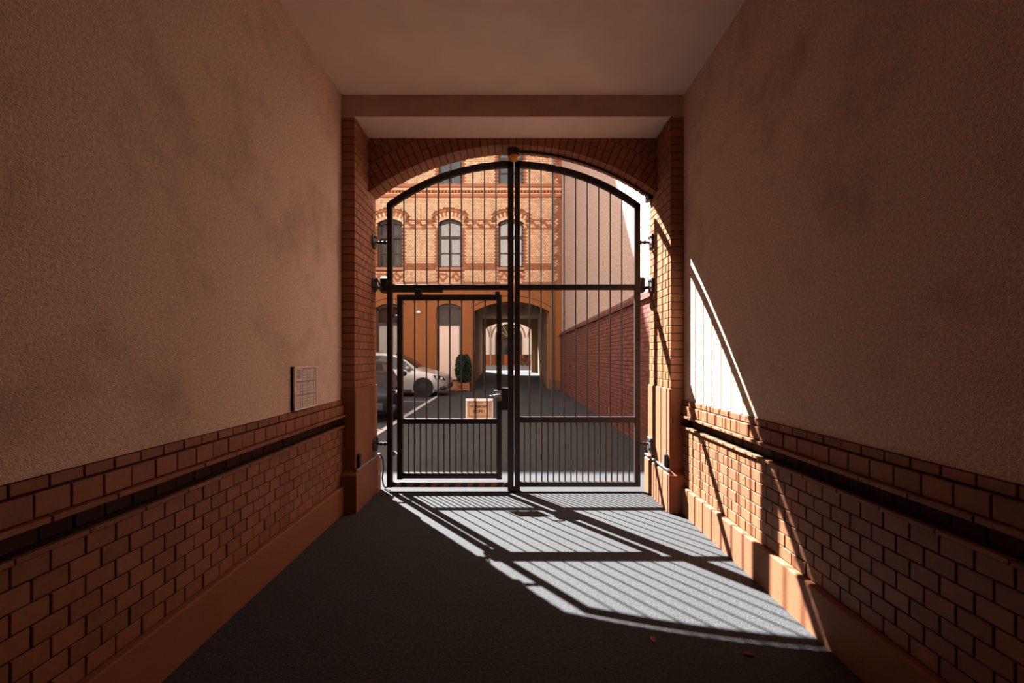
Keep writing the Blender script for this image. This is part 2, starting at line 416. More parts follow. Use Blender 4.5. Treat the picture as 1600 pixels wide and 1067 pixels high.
# ---- gate wall with segmental arch
def arc_pts(th, r, n): return [(r * math.sin(-th + 2 * th * i / n), ZO + r * math.cos(-th + 2 * th * i / n)) for i in range(n + 1)]
mb = MB(); RC = RA + .006
pts = arc_pts(TH, RC, 40); HT = 15.0
for i in range(40):
    (xa, za), (xb, zb) = pts[i], pts[i + 1]
    mb.hexa([(xa, YA + .006, za), (xb, YA + .006, zb), (xb, YB - .006, zb), (xa, YB - .006, za), (xa, YA + .006, 3.98), (xb, YA + .006, 3.98), (xb, YB - .006, 3.98), (xa, YB - .006, 3.98)])
GW = mb.build('wall_gate', [M['mortar']], kind='structure', label='segmental brick arch wall over the gate')
mb = MB()
mb.box((-10.0, YA, 3.98), (XR + .6, YB, HT)); mb.box((-10.0, YA, 0), (-1.80, YB, 3.98)); mb.box((1.80, YA, 0), (XR + .6, YB, 3.98))
mb.box((-1.85, YA + .01, ZS - .1), (-XJ - .003, YB - .004, 3.99)); mb.box((XJ + .003, YA + .01, ZS - .1), (1.85, YB - .004, 3.99))
mb.build('render_above', M['pale_plaster'], GW)
def voussoir(r0, r1, t0, t1, y0, y1, c=.003):
    mb = MB(); g = .0038 / r0
    t0 += g; t1 -= g
    p = [(r0, t0), (r0, t1), (r1 - .004, t1), (r1 - .004, t0)]
    P = [(r * math.sin(t), ZO + r * math.cos(t)) for r, t in p]
    cx = sum(x for x, z in P) / 4; cz = sum(z for x, z in P) / 4
    Q = [(x + (cx - x) * .06, z + (cz - z) * .06) for x, z in P]
    mb.raw([(x, y0 + c, z) for x, z in P] + [(x, y1, z) for x, z in P] + [(x, y0, z) for x, z in Q],
           [(0, 1, 2, 3)[::-1], (4, 5, 6, 7), (0, 1, 5, 4), (1, 2, 6, 5), (2, 3, 7, 6), (3, 0, 4, 7)][1:] + [(8, 9, 10, 11), (0, 1, 9, 8), (1, 2, 10, 9), (2, 3, 11, 10), (3, 0, 8, 11)])
    return mb
N1 = 43
for i in range(N1):
    a0 = -TH + 2 * TH * i / N1; a1 = -TH + 2 * TH * (i + 1) / N1; dy = random.uniform(-.002, .002)
    voussoir(RA + random.uniform(-.002, .002), RA + .125, a0, a1, YA + dy, YB).build('arch_brick', M['jamb'], GW)
for ring in range(1, 5):
    r0 = RA + .125 * ring; r1 = r0 + .125
    da = 2 * TH / N1; 
    k0 = -30
    for k in range(-34, 34):
        a0 = (k + .5 * (ring % 2)) * da; a1 = a0 + da; am = (a0 + a1) / 2
        x = (r0 + .06) * math.sin(am); z = ZO + (r0 + .06) * math.cos(am)
        if abs(x) < XJ + .05 and z - .06 < ZB + .01 and z > ZS - .05:
            voussoir(r0, r1, a0, a1, YA + random.uniform(-.0015, .0015), YA + .06).build('spandrel_brick', M['jamb'], GW)

# ---- courtyard right wall: red brick with coping, plaster above
mb = MB(); mb.box((XR + .07, YB, 2.45), (XR + .5, YF, 16.0))
CW = mb.build('wall_courtyard_right', M['court_plaster'], kind='structure', label='tall roughcast wall over red brick along the courtyard')
mb = MB(); mb.box((XR + .006, YB, 0), (XR + .5, YF, 2.46)); mb.build('mortar', M['red_mortar'], CW)
rows = []
ch = 2.44 / 31
cand = []
for i in range(31):
    y = YB + (.0 if i % 2 else .065); 
    if i % 2 == 0: pass
    while y < YF - .1:
        cand.append((y + .065, (i + .5) * ch)); y += .13
cand.sort(key=lambda c: c[0] + .05 * c[1])
# nearest visible ones as separate bricks (visible past the jamb from about y=6.3)
vis = [c for c in cand if c[0] > 6.35]
sep = set(vis[:300])
st = MB(); m_red = brick_mesh(.121, round(ch - .009, 4), .04, M['red_brick'], .003)
vs, fs = brick_geo(.121, ch - .009, .04, .003)
vs2, fs2 = vs[:4] + vs[8:], [(0, 1, 2, 3), (4, 5, 1, 0), (5, 6, 2, 1), (6, 7, 3, 2), (7, 4, 0, 3)]
for c in cand:
    loc = (XR + random.uniform(-.002, .002), c[0], c[1])
    if c in sep: inst('brick', m_red, CW, loc, (0, 0, R(-90) + random.uniform(-.01, .01)))
    else: st.raw(vs2, fs2, Matrix.Translation(loc) @ Matrix.Rotation(R(-90), 4, 'Z'))
st.build('brick_courses', M['red_brick'], CW, kind='stuff')
mb = MB(); y = YB   # coping: sloped rowlock bricks over a thin ledge
while y < YF - .05:
    mb.hexa([(XR - .03, y, 2.465), (XR - .03, y + .068, 2.465), (XR + .1, y + .068, 2.465), (XR + .1, y, 2.465), (XR - .03, y, 2.53), (XR - .03, y + .068, 2.53), (XR + .08, y + .068, 2.63), (XR + .08, y, 2.63)][::1])
    y += .075
mb.build('coping_courses', M['red_dark'], CW, kind='stuff')
mb = MB(); mb.box((XR - .05, YB, 2.43), (XR + .1, YF, 2.468)); mb.build('coping_ledge', M['red_dark'], CW)
mb = MB(); mb.box((-10.3, YB, 0), (-10.0, YF, 9.0)); mb.build('wall_courtyard_left', M['pale_plaster'], kind='structure', label='pale side wall of the courtyard')

# ---- facade behind the courtyard
def arch_z(x, x0, x1, zs, zc):
    if zc - zs < 1e-4: return zs
    h = (x1 - x0) / 2; r = (h * h + (zc - zs) ** 2) / (2 * (zc - zs)); xm = (x0 + x1) / 2
    return zc - r + math.sqrt(max(r * r - (x - xm) ** 2, 0))
def storey(mb, X0, X1, Z0, Z1, y0, y1, ops, n=14):
    x = X0
    for (x0, x1, zb, zs, zc) in sorted(ops):
        if x0 > x: mb.box((x, y0, Z0), (x0, y1, Z1))
        if zb > Z0 + .001: mb.box((x0, y0, Z0), (x1, y1, zb))
        if zc < Z1:
            for i in range(n):
                xa = x0 + (x1 - x0) * i / n; xb = x0 + (x1 - x0) * (i + 1) / n
                za = arch_z(xa, x0, x1, zs, zc); zb2 = arch_z(xb, x0, x1, zs, zc)
                mb.hexa([(xa, y0, za), (xb, y0, zb2), (xb, y1, zb2), (xa, y1, za), (xa, y0, Z1), (xb, y0, Z1), (xb, y1, Z1), (xa, y1, Z1)])
        x = x1
    if x < X1: mb.box((x, y0, Z0), (X1, y1, Z1))
ZG = fz(449); ZF2 = fz(299); ZTOP = 20.0
FD = .45
def fo(a, b, zb, zs, zc): return (fx(a), fx(b), fz(zb), fz(zs), fz(zc))
tun = (fx(741), fx(858), 0.0, fz(486), fz(471))
door_c = (fx(682), fx(720), 0.35, fz(480), fz(474)); door_l = (fx(587), fx(630), 0.35, fz(481), fz(474))
door_ll = (fx(490), fx(532), 0.35, fz(481), fz(474))
w1 = [fo(590, 629, 418, 348, 342), fo(685, 721, 418, 348, 342), fo(779, 818, 418, 348, 342), fo(494, 533, 418, 348, 342)]
w2 = [(a, b, fz(288), fz(225), fz(219)) for a, b, *_ in w1]
mb = MB(); storey(mb, -26, XR + .1, 0, ZG, YF, YF + FD, [tun, door_c, door_l, door_ll])
FW = mb.build('wall_courtyard_back', M['fac_orange'], kind='structure', label='courtyard facade, orange render below and patterned brick above')
mb = MB(); storey(mb, -26, XR + .5, ZG, ZF2, YF + .012, YF + FD, w1); storey(mb, -26, XR + .5, ZF2, ZTOP, YF + .012, YF + FD, w2)
mb.build('mortar', M['fac_mortar'], FW)
mb = MB(); mb.box((-10, YF - .03, 0), (door_l[0] - 0, YF, .42)); mb.box((door_l[1], YF - .03, 0), (door_c[0], YF, .42)); mb.box((door_c[1], YF - .03, 0), (tun[0], YF, .42)); mb.box((tun[1], YF - .03, 0), (XR, YF, .42))
mb.build('base_course', M['fac_base'], FW)
# brick courses
lt, dk = MB(), MB()
def ring_region(x, z, op, ext):
    x0, x1, zb, zs, zc = op; xm = (x0 + x1) / 2; h = (x1 - x0) / 2; r = (h * h + (zc - zs) ** 2) / (2 * (zc - zs))
    return math.hypot(x - xm, z - (zc - r)), abs(x - xm), r
CHF = .0775; PF = .13
vsF, fsF = brick_geo(PF - .014, CHF - .014, .02, .003)
vsF, fsF = vsF[:4] + vsF[8:], fs2
zrow = ZG + .02; i = 0
zpan0, zpan1 = fz(442), fz(423)
while zrow < 12.6:
    zc_ = zrow + CHF / 2; x = -7.6 + (PF / 2 if i % 2 else 0)
    while x < XR:
        xc = x + PF / 2; x += PF; skip = False; dark = False
        for op in w1 + w2:
            x0, x1, zb, zs, zc = op
            if x0 - .02 < xc < x1 + .02 and zb - .16 < zc_ < zs + .05: skip = True
            elif x0 - .14 < xc < x1 + .14 and zb < zc_ < zs + .1: dark = True; 
            if zs - .3 < zc_ < zc + .75:
                d, ax, r = ring_region(xc, zc_, op, .5)
                if ax < (x1 - x0) / 2 + .3 and d < r + .52 and zc_ > zs - .02: skip = True
        if fz(309) < zc_ < fz(289): skip = True
        if skip: continue
        if fz(421) < zc_ < fz(412) or fz(346) < zc_ < fz(343) or fz(358) < zc_ < fz(355): dark = True
        if fz(355) < zc_ < fz(346): dark = (i + int(round(xc / PF))) % 4 < 2 and not dark
        if zc_ < fz(440): dark = True
        if xc > fx(866): dark = (i // 4) % 2 == 0 or xc > fx(871)
        if zpan0 < zc_ < zpan1:
            for op in w1:
                xm = (op[0] + op[1]) / 2
                if abs(xc - xm) < .62:
                    u = abs(xc - xm); v = abs(zc_ - (zpan0 + zpan1) / 2)
                    dark = not (abs((u - .31)) / .3 + v / .26 > .95) or u > .56
                    if abs(u - .31) / .3 + v / .26 < .4: dark = False
        (dk if dark else lt).raw(vsF, fsF, Matrix.Translation((xc, YF - .004 + random.uniform(-.003, .003) - (.012 if dark and zc_ > fz(421) and zc_ < fz(340) else 0), zc_)))
    zrow += CHF; i += 1
lt.build('buff_brick_courses', M['fac_light'], FW, kind='stuff'); dk.build('russet_brick_courses', M['fac_dark'], FW, kind='stuff')
# hood arches: alternate voussoirs over every first-floor window, raised moulding above
for op in w1:
    x0, x1, zb, zs, zc = op; xm = (x0 + x1) / 2; h = (x1 - x0) / 2; r = (h * h + (zc - zs) ** 2) / (2 * (zc - zs)); oz = zc - r
    th = math.asin(min(1, (h + .22) / (r + .3))); 
    def vr(m, r0, r1, t0, t1, yf):
        g = .006 / r0; t0 += g; t1 -= g
        P = [(xm + q * math.sin(t), oz + q * math.cos(t)) for q, t in ((r0, t0), (r0, t1), (r1, t1), (r1, t0))]
        m.prism(P, yf, YF + .02)
    a, b, c = MB(), MB(), MB(); n = 17
    for k in range(n):
        t0 = -th + 2 * th * k / n; t1 = t0 + 2 * th / n
        vr(a, r, r + .13, t0, t1, YF - .015)
        vr(a if k % 2 else b, r + .14, r + .33, t0, t1, YF - .025)
        vr(b, r + .335, r + .41, t0, t1, YF - .09)
    for k in range(n):      # filler courses around the hood
        pass
    a.build('hood_arch_buff', M['fac_light'], FW, kind='stuff'); b.build('hood_arch_russet', M['fac_dark'], FW, kind='stuff')
# cornice between the storeys
for nm, za, zb_, pr, m in (('cornice_ledge', 294, 289, .16, 'fac_dark'), ('cornice_band', 298, 294.3, .1, 'fac_light'), ('cornice_bed', 303.6, 302, .05, 'fac_light'), ('cornice_roll', 308.5, 304.5, .1, 'fac_dark')):
    mb = MB(); mb.bbox((-10, YF - pr, fz(za)), (XR + .06, YF + .1, fz(zb_)), .02); mb.build(nm, M[m], FW)
mb = MB(); x = -7.5
while x < XR:
    mb.box((x, YF - .085, fz(302)), (x + .075, YF + .05, fz(298))); x += .15
mb.build('dentil_course', M['fac_dark'], FW, kind='stuff')
mb = MB(); mb.bbox((-10, YF - .05, fz(453)), (XR, YF + .05, fz(446)), .015); mb.build('string_course', M['fac_orange'], FW)
# label mouldings over ground floor openings
for op, ex, nm in ((tun, .28, 0), (door_l, .25, 1)):
    x0, x1, zb, zs, zc = op; P = []
    for k in range(25):
        x = x0 - .15 + (x1 - x0 + .3) * k / 24; P.append((x, YF - .012, arch_z(min(max(x, x0 - .15), x1 + .15), x0 - .15, x1 + .15, zs + ex - .12, zc + ex)))
    mb = MB(); mb.tube(P, .022, 6); mb.build('label_moulding', M['fac_base'], FW)

# windows (structure)
def window(n, op, label, lower_mat=None, curtain=False, door=False, gl='glass'):
    x0, x1, zb, zs, zc = op; y = YF + .16
    root = empty('window_%d' % n, ((x0 + x1) / 2, YF, zb), kind='structure', label=label)
    inv = lambda o: o
    def pc(name, mb, m): 
        o = mb.build(name, m, root); o.matrix_parent_inverse = Matrix.Translation(root.location).inverted(); return o
    fwid = .09
    mb = MB()
    P = [(x0, zb), (x1, zb)]; top = [(x1 + (x0 - x1) * k / 16, arch_z(x1 + (x0 - x1) * k / 16, x0, x1, zs, zc)) for k in range(17)]
    mb.box((x0, y, zb), (x0 + fwid, y + .1, zs)); mb.box((x1 - fwid, y, zb), (x1, y + .1, zs)); mb.box((x0, y, zb), (x1, y + .1, zb + fwid))
    for k in range(16):
        (xa, za), (xb, zb2) = top[k], top[k + 1]
        mb.hexa([(xa, y, za - .13), (xb, y, zb2 - .13), (xb, y + .1, zb2 - .13), (xa, y + .1, za - .13), (xa, y, za + .05), (xb, y, zb2 + .05), (xb, y + .1, zb2 + .05), (xa, y + .1, za + .05)])
    pc('frame', mb, M['frame'])
    zt = zs - .62 if not door else fz(506)
    mb = MB(); mb.box((x0, y - .01, zt - .06), (x1, y + .1, zt + .06)); pc('transom', mb, M['frame'])
    xm = (x0 + x1) / 2
    if not door:
        mb = MB(); mb.box((xm - .045, y - .012, zb), (xm + .045, y + .1, zt)); pc('mullion', mb, M['frame'])
        for xa, xb in ((x0, xm), (xm, x1)):
            zz = zb + (zt - zb) * .48
            mb = MB(); mb.box((xa, y + .01, zz - .025), (xb, y + .08, zz + .025)); pc('glazing_bar', mb, M['frame'])
        for (xa, xb, za, zb2) in ((x0 + .05, xm, zb, zt), (xm, x1 - .05, zb, zt), (x0 + .05, x1 - .05, zt, zc)):
            mb = MB(); mb.box((xa, y + .05, za), (xb, y + .056, zb2)); pc('pane', mb, M[gl])
    else:
        mb = MB(); mb.box((x0 + .05, y + .05, zt), (x1 - .05, y + .056, zc)); pc('pane', mb, M[gl])
        mb = MB(); mb.box((x0 + .05, y + .05, zb), (x1 - .05, y + .06, zt)); pc('pane', mb, lower_mat)
    if curtain is not False:
        for k in (0, 1):
            mb = MB(); xa, xb = (x0 + .05, xm - .1) if k == 0 else (xm + .1, x1 - .05); nn = 14
            for q in range(nn):
                u0 = xa + (xb - xa) * q / nn; u1 = xa + (xb - xa) * (q + 1) / nn
                d0 = .03 * math.sin(q * 1.7); d1 = .03 * math.sin((q + 1) * 1.7)
                mb.hexa([(u0, y + .2 + d0, zb), (u1, y + .2 + d1, zb), (u1, y + .21 + d1, zb), (u0, y + .21 + d0, zb), (u0, y + .2 + d0, zc), (u1, y + .2 + d1, zc), (u1, y + .21 + d1, zc), (u0, y + .21 + d0, zc)])
            pc('curtain', mb, M['curtain'])
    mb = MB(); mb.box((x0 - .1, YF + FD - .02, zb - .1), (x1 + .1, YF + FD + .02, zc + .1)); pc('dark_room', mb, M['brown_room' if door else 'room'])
    if not door:
        mb = MB(); mb.bbox((x0 - .08, YF - .08, zb - .13), (x1 + .08, YF + .2, zb), .02); pc('sill', mb, M['stone'])
    return root
nw = 0
for op, nm in zip(w1, ('dark arched window with grey curtains behind the left gate stile', 'arched window above the pale frosted door', 'arched window above the far passage, behind the gate centre', 'arched window hidden behind the left gate pier')):
    nw += 1; window(nw, op, nm, curtain=(nw == 1), gl='glass_dark' if nw == 1 else 'glass')
for op, nm in zip(w2, ('upper window above the curtained window', 'upper window under the arch crown, left of the beacon', 'upper window behind the beacon', 'upper window hidden by the arch')):
    nw += 1; window(nw, op, nm)
window(9, door_c, 'tall arched door with a pale frosted lower pane', M['film'], door=True, gl='glass_dark')
window(10, door_l, 'tall arched door with grey blind behind the left gate stile', M['film_grey'], door=True, gl='glass_dark')
window(11, door_ll, 'tall arched door hidden behind the gate pier', M['film_grey'], door=True, gl='glass_dark')

# ---- tunnel through the facade building
mb = MB(); TX0, TX1 = -1.95, 1.62
mb.box((TX0 - .3, YF + FD, 0), (TX0, 28.0, 4.1)); mb.box((TX1, YF + FD, 0), (TX1 + .3, 28.0, 4.1)); mb.box((TX0 - .3, YF + FD, 3.95), (TX1 + .3, 28.0, 4.3))
mb.build('wall_tunnel', M['tunnel'], kind='structure', label='ochre walls and ceiling of the far passage')
mb = MB(); storey(mb, TX0 - .3, TX1 + .3, 0, 4.3, 27.6, 28.0, [(-1.83, 1.2, 0.0, 3.30, 3.74)]); mb.box((-14, 27.6, 4.3), (14, 28.0, 18)); mb.box((-14, 27.6, 0), (TX0 - .3, 28, 4.3)); mb.box((TX1 + .3, 27.6, 0), (14, 28, 4.3))
mb.build('wall_tunnel_end', M['tunnel'], kind='structure', label='arched far end of the second passage')
mb = MB(); mb.box((-26, YF + FD, ZTOP - .3), (XR + .5, 28, ZTOP)); mb.build('roof', M['fac_base'], kind='structure', label='flat roof of the courtyard building')

# ---- second courtyard wall
YW = 45.0; WS = YW / 667.0
wx = lambda p: (p - 801) * WS
wz = lambda p: 1.5 + (557 - p) * WS
mb = MB(); mb.box((-14, YW, .4), (14, YW + .4, 22.0))
YWALL = mb.build('wall_yard_back', M['cream'], kind='structure', label='cream rendered wall of the second courtyard with red arched mouldings')
mb = MB(); mb.box((-14, YW - .06, .5), (14, YW, wz(554))); mb.build('plinth', M['fac_orange'], YWALL)
for c, r, zsp in ((794.5, 26, 527), (738, 27, 527), (851, 26, 527)):
    P = []
    for k in range(25):
        a = math.pi * k / 24; P.append((wx(c) + r * WS * math.cos(a), YW - .02, wz(zsp) + r * WS * math.sin(a)))
    mb = MB(); mb.tube(P, .06, 6); mb.build('arch_moulding', M['red_line'], YWALL)
dr = empty('door_1', (wx(795), YW, .62), kind='structure', label='dark glazed arched door of the second courtyard')
def dpart(name, mb, m, p=dr):
    o = mb.build(name, m, p); o.matrix_parent_inverse = Matrix.Translation(p.matrix_world.translation if False else p.location).inverted(); return o
cx = wx(795); hw = 20 * WS; zsp = wz(527)
mb = MB(); mb.box((cx - hw, YW - .02, .62), (cx + hw, YW + .05, zsp)); P = [(cx + hw * math.cos(math.pi * k / 20), zsp + hw * math.sin(math.pi * k / 20)) for k in range(21)]; mb.prism(P, YW - .02, YW + .05)
dpart('glazing', mb, M['car_glass'])
mb = MB(); mb.tube([(x, YW - .03, z) for x, z in P], .09, 6); dpart('arch_frame', mb, M['frame'])
for q in (-1, -.45, .45, 1):
    mb = MB(); mb.box((cx + q * hw - .08, YW - .1, .62), (cx + q * hw + .08, YW - .02, zsp)); dpart('post', mb, M['frame'])
mb = MB(); mb.box((cx - hw, YW - .1, zsp - .1), (cx + hw, YW - .02, zsp + .1)); dpart('transom', mb, M['frame'])
for k in (4, 7, 10, 13, 16):
    a = math.pi * k / 20; mb = MB(); mb.tube([(cx, YW - .05, zsp), (cx + hw * math.cos(a), YW - .05, zsp + hw * math.sin(a))], .04, 5); dpart('fan_bar', mb, M['steel'])
for q in (-.72, .78):
    mb = MB(); mb.box((cx + q * hw - .13, YW - .06, .9), (cx + q * hw + .13, YW - .021, zsp - .15)); dpart('side_panel', mb, M['fac_orange'] if q < 0 else M['fac_light'])

# ================================================================== THE GATE
YG = 4.76; GS = YG / 667.0
gx = lambda p: (p - 801) * GS
gz = lambda p: 1.5 + (557 - p) * GS
GY0, GY1 = YG - .025, YG + .025
GR_half = gx(999); g_zs, g_zk = gz(318), gz(253)
def garc(x, off=0.0):
    h = 1.40; r = (h * h + (g_zk - g_zs) ** 2) / (2 * (g_zk - g_zs)); r2 = r - off
    return g_zk - r + math.sqrt(r2 * r2 - min((x - .005) ** 2, r2 * r2))
def gbox(name, x0, x1, y0, y1, parent, m=None, d=.025, c=.004, yo=0.0):
    return one(name, (gx(x0), YG - d + yo, gz(y1)), (gx(x1), YG + d + yo, gz(y0)), m or M['gate'], parent, c)
def bar(x, zlo, zhi, parent, name='bar', r=.0078, yo=0.0):
    mb = MB(); mb.tube([(x, YG + yo, zlo), (x, YG + yo, zhi)], r, 8); return mb.build(name, M['gate'], parent, True)
def top_rail(x0, x1, parent):
    mb = MB(); n = 20; rings = []
    for k in range(n + 1):
        x = x0 + (x1 - x0) * k / n; za = garc(x); zb_ = garc(x, .062)
        rings.append([(x, GY0, zb_), (x, GY1, zb_), (x, GY1, za), (x, GY0, za)])
    vs = [p for r in rings for p in r]; fs = [(0, 1, 2, 3), tuple(4 * n + i for i in (3, 2, 1, 0))]
    for k in range(n):
        for i in range(4): fs.append((4 * k + i, 4 * k + (i + 1) % 4, 4 * k + 4 + (i + 1) % 4, 4 * k + 4 + i))
    mb.raw(vs, fs); return mb.build('top_rail', M['gate'], parent)

# left leaf with the wicket door
GL = empty('gate_leaf', (0, 0, 0), label='left dark steel gate leaf with a built-in wicket door', cat='gate', group='arched steel gate leaves')
one('stile', (gx(605), GY0, gz(761)), (gx(613.3), GY1, garc(gx(605)) - .004), M['gate'], GL, .004)
one('stile', (gx(793.3), GY0, gz(766)), (gx(802.6), GY1, garc(gx(796)) - .004), M['gate'], GL, .004)
top_rail(gx(605), gx(802.6), GL)
gbox('mid_rail', 613, 793.5, 444.5, 453, GL)
br = gbox('bottom_rail', 613, 793.5, 753, 760.5, GL)
k = 0; x = 617.0
mbs = None
while x < 790:
    mb = MB(); z0, z1 = gz(760.2), gz(753.3); a, b = gx(x), gx(min(x + 9, 786)); sh = .03
    mb.hexa([(a, GY0 - .0025, z0), (b, GY0 - .0025, z0), (b, GY0 + .001, z0), (a, GY0 + .001, z0), (a + sh, GY0 - .0025, z1), (b + sh, GY0 - .0025, z1), (b + sh, GY0 + .001, z1), (a + sh, GY0 + .001, z1)])
    o = mb.build('warning_stripe', M['yellow'], br); o['label'] = 'dull yellow warning stripe'; x += 18.5
for i in range(9):
    x = gx(613 + 18.0 * (i + 1)); bar(x, gz(445), garc(x, .05), GL)
WK = empty('wicket_door', (0, 0, 0), GL); WK['label'] = 'pedestrian wicket door set into the leaf'
WY = -.012
def wbox(n, *a, **k): return gbox(n, *a, WK, yo=WY, **k)
wbox('stile', 621.5, 630, 461, 748); wbox('stile', 776, 784, 461, 748)
wbox('top_rail', 630, 776, 461, 469.5); wbox('lock_rail', 630, 776, 653.5, 661.5); wbox('bottom_rail', 630, 776, 738, 746.5)
for i in range(7): bar(gx(630 + 18.3 * (i + 1)), gz(654), gz(469), WK, yo=WY)
for i in range(15): bar(gx(629.5 + 9.2 * (i + 1)), gz(739), gz(661), WK, yo=WY)
lk = wbox('lock_box', 782, 795, 606, 640, d=.034); lk['label'] = 'dark steel lock box'
mb = MB(); mb.tube([(gx(781), YG - .05, gz(616)), (gx(781), YG - .105, gz(616)), (gx(777), YG - .11, gz(616)), (gx(766), YG - .11, gz(617.5))], [.012, .012, .011, .009], 8); o = mb.build('handle', M['steel'], WK, True); o['label'] = 'bright steel lever handle'
mb = MB(); mb.bbox((gx(774), YG - .052, gz(626)), (gx(783), YG - .034, gz(609)), .004); mb.build('handle_plate', M['steel'], WK)
mb = MB(); mb.tube([(gx(772), YG - .035, gz(611)), (gx(778), YG - .035, gz(611))], .014, 10); mb.build('lock_cylinder', M['steel'], WK, True)
for py in (494, 708):
    mb = MB(); mb.tube([(gx(612), YG - .02, gz(py)), (gx(623), YG - .02, gz(py))], .011, 8); mb.tube([(gx(616.5), YG - .02, gz(py + 3)), (gx(616.5), YG - .02, gz(py - 3))], .017, 10); mb.build('wicket_hinge', M['steel'], GL, True)
mb = MB(); mb.bbox((gx(649), YG - .05, gz(461)), (gx(659), YG + .04, gz(452)), .005); mb.build('stop_clamp', M['gate'], GL)
mb = MB(); mb.bbox((gx(774), YG - .04, gz(462)), (gx(781), YG + .03, gz(456)), .004); mb.build('stop_clamp', M['gate'], GL)
# right leaf
GRt = empty('gate_leaf', (0, 0, 0), label='right dark steel gate leaf with three tiers of vertical bars', cat='gate', group='arched steel gate leaves')
one('stile', (gx(804.2), GY0, gz(766)), (gx(812.5), GY1, garc(gx(806)) - .004), M['gate'], GRt, .004)
one('stile', (gx(991.5), GY0, gz(760)), (gx(1000), GY1, garc(gx(999)) - .004), M['gate'], GRt, .004)
top_rail(gx(804.2), gx(1000), GRt)
gbox('mid_rail', 812, 992, 444.5, 453, GRt); gbox('lock_rail', 812, 992, 651, 660, GRt); gbox('bottom_rail', 812, 992, 752.5, 760, GRt)
for i in range(9):
    x = gx(812 + 18.0 * (i + 1) - 2.5); bar(x, gz(445), garc(x, .05), GRt); bar(x, gz(652), gz(452.5), GRt)
for i in range(19): bar(gx(810.3 + 9.1 * (i + 1)), gz(753), gz(659.5), GRt)
mb = MB(); mb.bbox((gx(800.5), YG - .03, .0), (gx(807), YG + .03, .05), .006); mb.build('gate_stop', M['gate'], None, label='small dark steel floor stop below the meeting stiles', cat='gate stop')

# hinges on the jambs
for s, side in ((-1, 'left'), (1, 'right')):
    for py, nm in ((379, 'upper'), (693, 'lower')):
        z = gz(py); xj = XJ if py < 600 else XJ - .012
        h = empty('hinge', (s * xj, 4.72, z), GL if s < 0 else GRt); h['label'] = '%s steel gate hinge bolted to the %s jamb' % (nm, side)
        mb = MB()
        if s < 0: mb.lathe([(.082, 0), (.085, .004), (.085, .012), (.08, .016)], (0, 0, 0), 'x', 24)
        else: mb.bbox((-.016, -.07, -.078), (0, .06, .078), .008)
        mb.build('plate', M['gate'] if s < 0 else M['steel'], h, s < 0)
        for dy, dz in ((-.045, .04), (-.045, -.04), (.03, .05)):
            b = MB(); b.lathe([(.011, 0), (.011, .012)], ((.016 if s < 0 else -.028), dy, dz), 'x', 6); b.build('bolt', M['gate'], h)
        b = MB(); L = abs(s * xj) - 1.40
        b.tube([(-s * .012, .03, 0), (-s * (L + .012), .03, 0)], .013, 10); b.build('pin', M['black'], h, True)
        for q in (.4, .75):
            b = MB(); b.tube([(-s * L * q, .03, 0), (-s * (L * q + .022), .03, 0)], .022, 6); b.build('nut', M['black'], h)

# gate operators (motor boxes with rails along the mid rail)
for s, side in ((-1, 'left'), (1, 'right')):
    e = empty('gate_motor', (s * 1.46, 4.84, gz(446)), label='black electric gate motor beside the %s jamb' % side, cat='gate motor', group='gate motors')
    def ep(name, mb, m, smooth=False):
        o = mb.build(name, m, e, smooth); o.matrix_parent_inverse = Matrix.Translation(e.location).inverted(); return o
    xa, xb = (gx(591), gx(606.5)) if s < 0 else (gx(997), gx(1010.5))
    mb = MB(); mb.bbox((xa, YG + .03, gz(456)), (xb, YG + .14, gz(431)), .018); ep('housing', mb, M['black'], False)
    ra, rb = (gx(600), gx(691)) if s < 0 else (gx(912), gx(1002))
    mb = MB(); mb.bbox((ra, YG + .035, gz(455.5 if s < 0 else 451.5)), (rb, YG + .085, gz(446)), .006); ep('drive_arm', mb, M['gate'])
    mb = MB()
    if s < 0: mb.lathe([(.078, 0), (.082, .004), (.082, .014), (.078, .018)], (-XJ, 4.72, gz(446)), 'x', 24)
    else: mb.bbox((XJ - .018, 4.65, gz(457)), (XJ, 4.78, gz(435)), .008)
    ep('plate', mb, M['gate'] if s < 0 else M['steel'], s < 0)
    for dy, dz in ((-.04, .035), (-.04, -.035), (.02, .04)):
        mb = MB(); mb.lathe([(.011, 0), (.011, .012)], (s * (XJ - .018) - (.012 if s > 0 else 0), 4.72 + dy, gz(446) + dz), 'x', 6); ep('bolt', mb, M['gate'])
    mb = MB(); mb.tube([(s * (XJ - .01), 4.74, gz(449)), (s * 1.47, 4.80, gz(449)), (s * 1.44, YG + .06, gz(449))], .018, 8); ep('bracket', mb, M['black'], True)
    if s < 0:
        P = [(-XJ + .02, 4.75, gz(434)), (-1.50, 4.76, gz(439)), (-1.48, 4.78, gz(448)), (-1.46, 4.79, gz(452)), (-1.42, 4.80, gz(453))]
        mb = MB(); mb.tube(P, .008, 6); ep('cable', mb, M['black'], True)

# beacon under the arch crown
e = empty('beacon_lamp', (.01, 4.665, ZK - .002), label='black and amber warning beacon under the arch crown', cat='lamp')
mb = MB(); mb.lathe([(.06, .0), (.067, -.01), (.067, -.07), (.06, -.075)], (0, 0, 0), 'z', 24); mb.build('base', M['black'], e, True)
mb = MB(); mb.lathe([(.06, -.07), (.062, -.085), (.055, -.105), (.035, -.122), (.008, -.128)], (0, 0, 0), 'z', 24); mb.build('dome', M['amber'], e, True)
